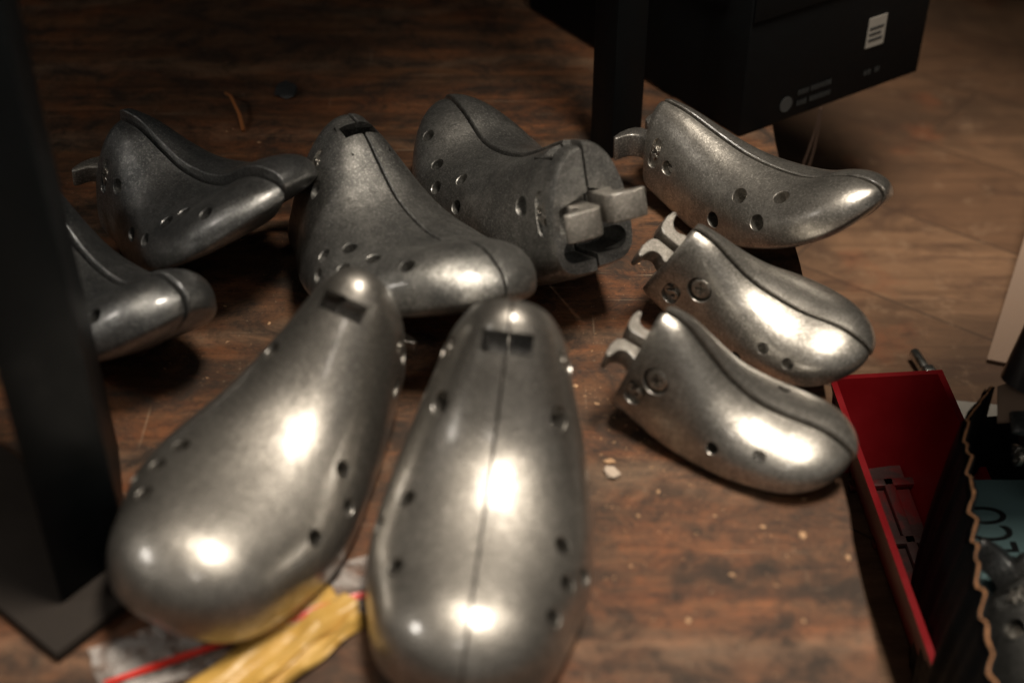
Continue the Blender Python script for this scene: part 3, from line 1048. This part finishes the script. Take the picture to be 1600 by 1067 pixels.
# ------------------------------------------------------------------ torn black box at the right with its contents
def torn_box():
    root = empty('torn_box', (.25, -.10, -.12))
    tag(root, 'black cardboard box with torn wavy brown edge holding dark lasts', 'box')
    off = Vector((.25, -.10, -.12))
    rnd = random.Random(11)
    # left wall along a gently bent line, torn along its top
    n = 90
    base, top = [], []
    rim = [(.234, -.030), (.214, -.057), (.205, -.101), (.194, -.156), (.186, -.212), (.172, -.30)]
    for i in range(n + 1):
        t = i / n * 5
        k = min(int(t), 4)
        x_ = rim[k][0] + (rim[k + 1][0] - rim[k][0]) * (t - k)
        y_ = rim[k][1] + (rim[k + 1][1] - rim[k][1]) * (t - k)
        wob = .0022 * abs(math.sin(i * .40 + .5 * math.sin(i * .13))) + .0008 * math.sin(i * 1.31 + 1) + rnd.uniform(-.0005, .0005)
        base.append(Vector((x_ + .001, y_, -.1195)))
        top.append(Vector((x_ + wob * .7, y_, -.006 + wob * 1.3)))
    th = .0028
    v, f = [], []
    for b, t in zip(base, top):
        v += [b, t, t + Vector((th, 0, 0)), b + Vector((th, 0, 0))]
    for i in range(n):
        for j in range(4):
            f.append((4 * i + j, 4 * i + (j + 1) % 4, 4 * (i + 1) + (j + 1) % 4, 4 * (i + 1) + j))
    f += [(0, 1, 2, 3), (4 * n + 3, 4 * n + 2, 4 * n + 1, 4 * n)]
    me = pydata('left_panel', [p - off for p in v], f)
    lw = link('left_panel', me, M_CARD_BLACK, root, ang=25)
    # torn raw edge: a ragged strip of core along the top
    v, f = [], []
    for i, t in enumerate(top):
        w1 = .0002 + .0006 * abs(math.sin(i * .37)) * abs(math.sin(i * 1.7)) + rnd.uniform(0, .0004)
        v += [t + Vector((.0004, 0, -.0004)), t + Vector((.0010, 0, w1)), t + Vector((.0010 + w1 * .8, 0, w1 * .7)), t + Vector((.0016, 0, -.0004))]
    for i in range(n):
        for j in range(4):
            f.append((4 * i + j, 4 * i + (j + 1) % 4, 4 * (i + 1) + (j + 1) % 4, 4 * (i + 1) + j))
    f += [(0, 1, 2, 3), (4 * n + 3, 4 * n + 2, 4 * n + 1, 4 * n)]
    me = pydata('torn_edge', [p - off for p in v], f)
    link('torn_edge', me, M_CARD_RAW, lw, ang=60)
    # outer crumpled flap hanging to the left of it
    v, f = [], []
    m = 12
    for i in range(n + 1):
        t = i / n
        for j in range(m + 1):
            s = j / m
            b = top[i] + Vector((-.0012, 0, -.001))
            bulge = .006 * math.sin(min(1, t * 2.2 + .12) * 1.5) * math.sin(s * 2.2)
            v.append(b + Vector((-bulge - .0006 * math.sin(i * .7), .004 * s, -.108 * s)))
    for i in range(n):
        for j in range(m):
            a = i * (m + 1) + j
            f.append((a, a + 1, a + m + 2, a + m + 1))
    nv = len(v)
    v += [p + Vector((.001, 0, 0)) for p in v]
    f += [tuple(nv + k for k in q[::-1]) for q in f]
    fl = link('outer_flap', pydata('outer_flap', [p - off for p in v], f), M_CARD_BLACK, root, ang=60)
    def slab(name, poly, lo, hi, mat):
        bm = prism([(a - off.x, b - off.y) for a, b in poly], lo + .12, hi + .12, None, bevel=.0008)
        return link(name, bm_mesh(name, bm), mat, root)
    slab('bottom_panel', [(.178, -.30), (.42, -.30), (.42, -.012), (.238, -.026)], -.1193, -.116, M_CARD_BLACK)
    slab('back_panel', [(.2385, -.0265), (.42, -.005), (.42, -.0015), (.2385, -.023)], -.1155, -.030, M_CARD_BLACK)
    return root
torn_box()

# unseen panels on posts, added only to shade the tray, box and floor
def side_shade():
    root = empty('side_shade', (.35, -.3, -.12))
    tag(root, 'added unseen blocker on posts shading the red tray, torn box and floor', 'light blocker')
    off = Vector((.35, -.3, -.12))
    def part(name, poly, lo, hi):
        bm = prism([(a - off.x, b - off.y) for a, b in poly], lo + .12, hi + .12, None, bevel=.001)
        return link(name, bm_mesh(name, bm), M_BLACK, root)
    part('shade_panel', [(.191, -.150), (.191, -.09), (.205, .035), (.62, .06), (.62, -.155)], .28, .30)
    part('shade_panel', [(.295, .215), (.80, .20), (.98, .80), (.31, .80)], .50, .52)
    for (a, b) in ((.55, .32), (.80, .68)):
        part('shade_post', [(a, b), (a + .025, b), (a + .025, b + .025), (a, b + .025)], -.1198, .4998)
    for (a, b) in ((.45, .02), (.585, .02), (.45, -.145), (.585, -.145)):
        part('shade_post', [(a, b), (a + .025, b), (a + .025, b + .025), (a, b + .025)], -.1198, .2798)
side_shade()

# folded cardboard scrap and black handle at the top right of the box
o = link('cardboard_flap', bm_mesh('cardboard_flap', prism([(0, 0), (.05, -.006), (.06, .03), (.008, .022)], 0, .0022, None, bevel=.0004)), M_CARD_BROWN)
o.location = (.2335, -.052, -.010); o.rotation_euler = (.12, -.10, .1)
tag(o, 'dusty folded cardboard scrap on the torn box under a black handle', 'cardboard')
o = link('tool_handle', bm_mesh('tool_handle', tube([(.252, -.030, -.004), (.262, -.022, .03), (.276, -.012, .075), (.292, 0, .13)], [.0125, .0125, .0115, .011], 20)), M_CABLE)
tag(o, 'round black handle rising out of the torn box at right', 'handle')

# blue grey panel with black letters inside the box
def blue_pack():
    # local x runs up the photo, local y to the left
    root = empty('blue_carton', (.214, -.126, -.050))
    tag(root, 'blue grey carton with big black letters inside the torn box', 'carton')
    bm = prism([(0, 0), (.070, 0), (.070, .079), (0.012, .079)], -.062, 0, None, bevel=.002, seg=3)
    link('carton_body', bm_mesh('carton_body', bm), M_BLUE, root)
    tm = text_mesh('OLCO', .024, .0002)
    tm.transform(Matrix.Translation((.0165, .036, .0003)) @ Matrix.Rotation(math.radians(90), 4, 'Z') @ Matrix.Diagonal((.66, 1.3, 1, 1)))
    link('lettering', tm, M_INK, root, sm=False)
    return root
blue_pack()

# ------------------------------------------------------------------ yellow film and zip bag under the front lasts
def ribbon(name, pts, width_dir, w, mat, amp, seed, th=.0006, seg=26, wseg=12):
    rnd = random.Random(seed)
    ph = [rnd.uniform(0, 6) for _ in range(6)]
    P = [Vector(p) for p in pts]
    v, f = [], []
    for i in range(seg + 1):
        t = i / seg * (len(P) - 1)
        k = min(int(t), len(P) - 2)
        c = P[k].lerp(P[k + 1], t - k)
        for j in range(wseg + 1):
            s = j / wseg - .5
            z = amp * (1 + math.sin(s * 9 + ph[0] + i * .10) * .6 + math.sin(s * 21 + ph[1] - i * .22) * .3 + math.sin(i * .5 + ph[2] + s * 5) * .35)
            edge_ = .0012 * math.sin(i * .8 + ph[3] + j)
            v.append(c + Vector(width_dir) * (s * w) + Vector((edge_ * .4, edge_ * .4, max(.0003, z))))
    for i in range(seg):
        for j in range(wseg):
            a = i * (wseg + 1) + j
            f.append((a, a + 1, a + wseg + 2, a + wseg + 1))
    n = len(v)
    bot = [p - Vector((0, 0, th)) for p in v]
    f2 = [tuple(n + k for k in q[::-1]) for q in f]
    rim = []
    W1 = wseg + 1
    loop = [j for j in range(W1)] + [i * W1 + wseg for i in range(1, seg + 1)] + [seg * W1 + j for j in range(wseg - 1, -1, -1)] + [i * W1 for i in range(seg - 1, 0, -1)]
    for a, b in zip(loop, loop[1:] + loop[:1]):
        rim.append((a, n + a, n + b, b))
    return pydata(name, v + bot, f + f2 + rim)

rt = empty('yellow_wrapper', (-.095, -.195, 0))
tag(rt, 'crumpled yellow plastic wrapper under the front left shoe last', 'wrapper')
off = Vector((-.095, -.195, 0))
wd = Vector((-.77, .63, 0)).normalized()
me = ribbon('film_sheet', [Vector((-.071, -.172, .0006)) - off, Vector((-.089, -.193, .0006)) - off, Vector((-.116, -.228, .0006)) - off], wd, .025, M_YELLOW, .0034, 5)
link('film_sheet', me, M_YELLOW, rt, ang=80)
me = ribbon('folded_strip', [Vector((-.0625, -.183, .0006)) - off, Vector((-.078, -.203, .0006)) - off, Vector((-.100, -.228, .0006)) - off], wd, .011, M_YELLOW, .0030, 9)
link('folded_strip', me, M_YELLOW, rt, ang=80)

rt = empty('zip_bag', (-.10, -.19, 0))
tag(rt, 'clear plastic zip bag with red closing line below the yellow wrapper', 'bag')
off = Vector((-.10, -.19, 0))
ld = Vector((.90, .43, 0)).normalized(); nd = Vector((-ld.y, ld.x, 0))
c0 = Vector((-.105, -.187, .0003))
me = ribbon('bag_film', [c0 - ld * .062 - off, c0 - off, c0 + ld * .062 - off], nd, .03, M_FILM, .0008, 3, th=.0002)
link('bag_film', me, M_FILM, rt, ang=80)
me = ribbon('zip_line', [c0 - ld * .060 - nd * .006 + Vector((0, 0, .0016)) - off, c0 - nd * .006 + Vector((0, 0, .0012)) - off, c0 + ld * .060 - nd * .006 + Vector((0, 0, .0016)) - off], nd, .0030, M_RED, .0006, 4, th=.0003, wseg=3)
link('zip_line', me, plain('red zip plastic', (.62, .03, .02), .35, 0, .1, 80, .05), rt, ang=80)

# ------------------------------------------------------------------ crumbs on the board
def chip(name, x, y, r, mat, seed, flat=.35):
    rnd = random.Random(seed)
    bm = bmesh.new()
    bmesh.ops.create_icosphere(bm, subdivisions=1, radius=r)
    for v in bm.verts:
        v.co *= rnd.uniform(.6, 1.25)
        v.co.z *= flat
        v.co.x *= 1.5
    zm = min(v.co.z for v in bm.verts)
    o = link(name, bm_mesh(name, bm), mat, sm=False)
    o.location = (x, y, -zm)
    o.rotation_euler = (0, 0, rnd.uniform(0, 3))
    return o

CH = [(.0445, -.0905, .0021), (.083, -.072, .0012), (.1085, -.132, .0013), (.125, -.137, .0018), (.065, -.110, .0009), (.050, -.155, .0008),
      (.0915, -.160, .0010), (.1175, -.185, .0010), (.031, -.036, .0013), (.0405, -.049, .0011), (.0885, -.125, .0008), (.142, -.150, .0011),
      (.071, -.185, .0012), (.055, -.125, .0007), (.129, -.115, .0009), (.020, -.020, .0008), (-.205, .005, .0009), (-.125, .015, .0010), (-.150, .03, .0008)]
for i, (x, y, r) in enumerate(CH):
    o = chip('wood_chip', x, y, r, M_CHIP, 40 + i)
    tag(o, 'tiny pale wood chip lying loose on the board', 'wood chip', 'wood chips scattered on the board')
o = chip('paper_scrap', .0445, -.098, .0036, M_DUSTCHIP, 90, .5)
tag(o, 'crumpled pale scrap beside the front middle shoe last', 'scrap')
o = chip('plastic_crumb', .063, .083, .0016, M_REDCHIP, 91, .6)
tag(o, 'small red crumb on the board under the hooked back of a last', 'crumb')
o = chip('rubber_scrap', -.148, .268, .0085, M_DARKCHIP, 92, .22)
tag(o, 'dark flat scrap on the far part of the board', 'scrap')
o = link('bristle', bm_mesh('bristle', tube([(-.168, .215, .001), (-.172, .228, .006), (-.180, .246, .009), (-.187, .262, .003)], [.0012, .0012, .001, .0006], 6)), M_HAIR)
tag(o, 'thin curved orange sliver standing on the board behind the left lasts', 'sliver')

# fine sawdust over the board
def sawdust():
    rnd = random.Random(21)
    v, f = [], []
    for i in range(900):
        if i % 3:
            x, y = rnd.uniform(-.26, .15), rnd.uniform(-.22, .22)
        else:
            x, y = rnd.gauss(.06, .035), rnd.gauss(-.08, .05)
        if x > .1225 + (y + .62) * .0495 - .003:
            continue
        r = rnd.choice((.00016, .0002, .00025, .0003, .00045)) * rnd.uniform(.8, 1.4)
        a = rnd.uniform(0, 6.28)
        st = rnd.uniform(1, 2.6)
        n = len(v)
        c, s_ = math.cos(a), math.sin(a)
        for (p, q, h) in ((-1, -.6, 0), (1, -.6, 0), (.2, .8, 0), (0, 0, .9)):
            p *= st
            v.append((x + (p * c - q * s_) * r, y + (p * s_ + q * c) * r, .0001 + h * r))
        f += [(n, n + 2, n + 1), (n, n + 1, n + 3), (n + 1, n + 2, n + 3), (n + 2, n, n + 3)]
    o = link('sawdust', pydata('sawdust', v, f), M_CHIP, sm=False)
    tag(o, 'fine pale sawdust sprinkled over the wooden board', 'sawdust', kind='stuff')
sawdust()
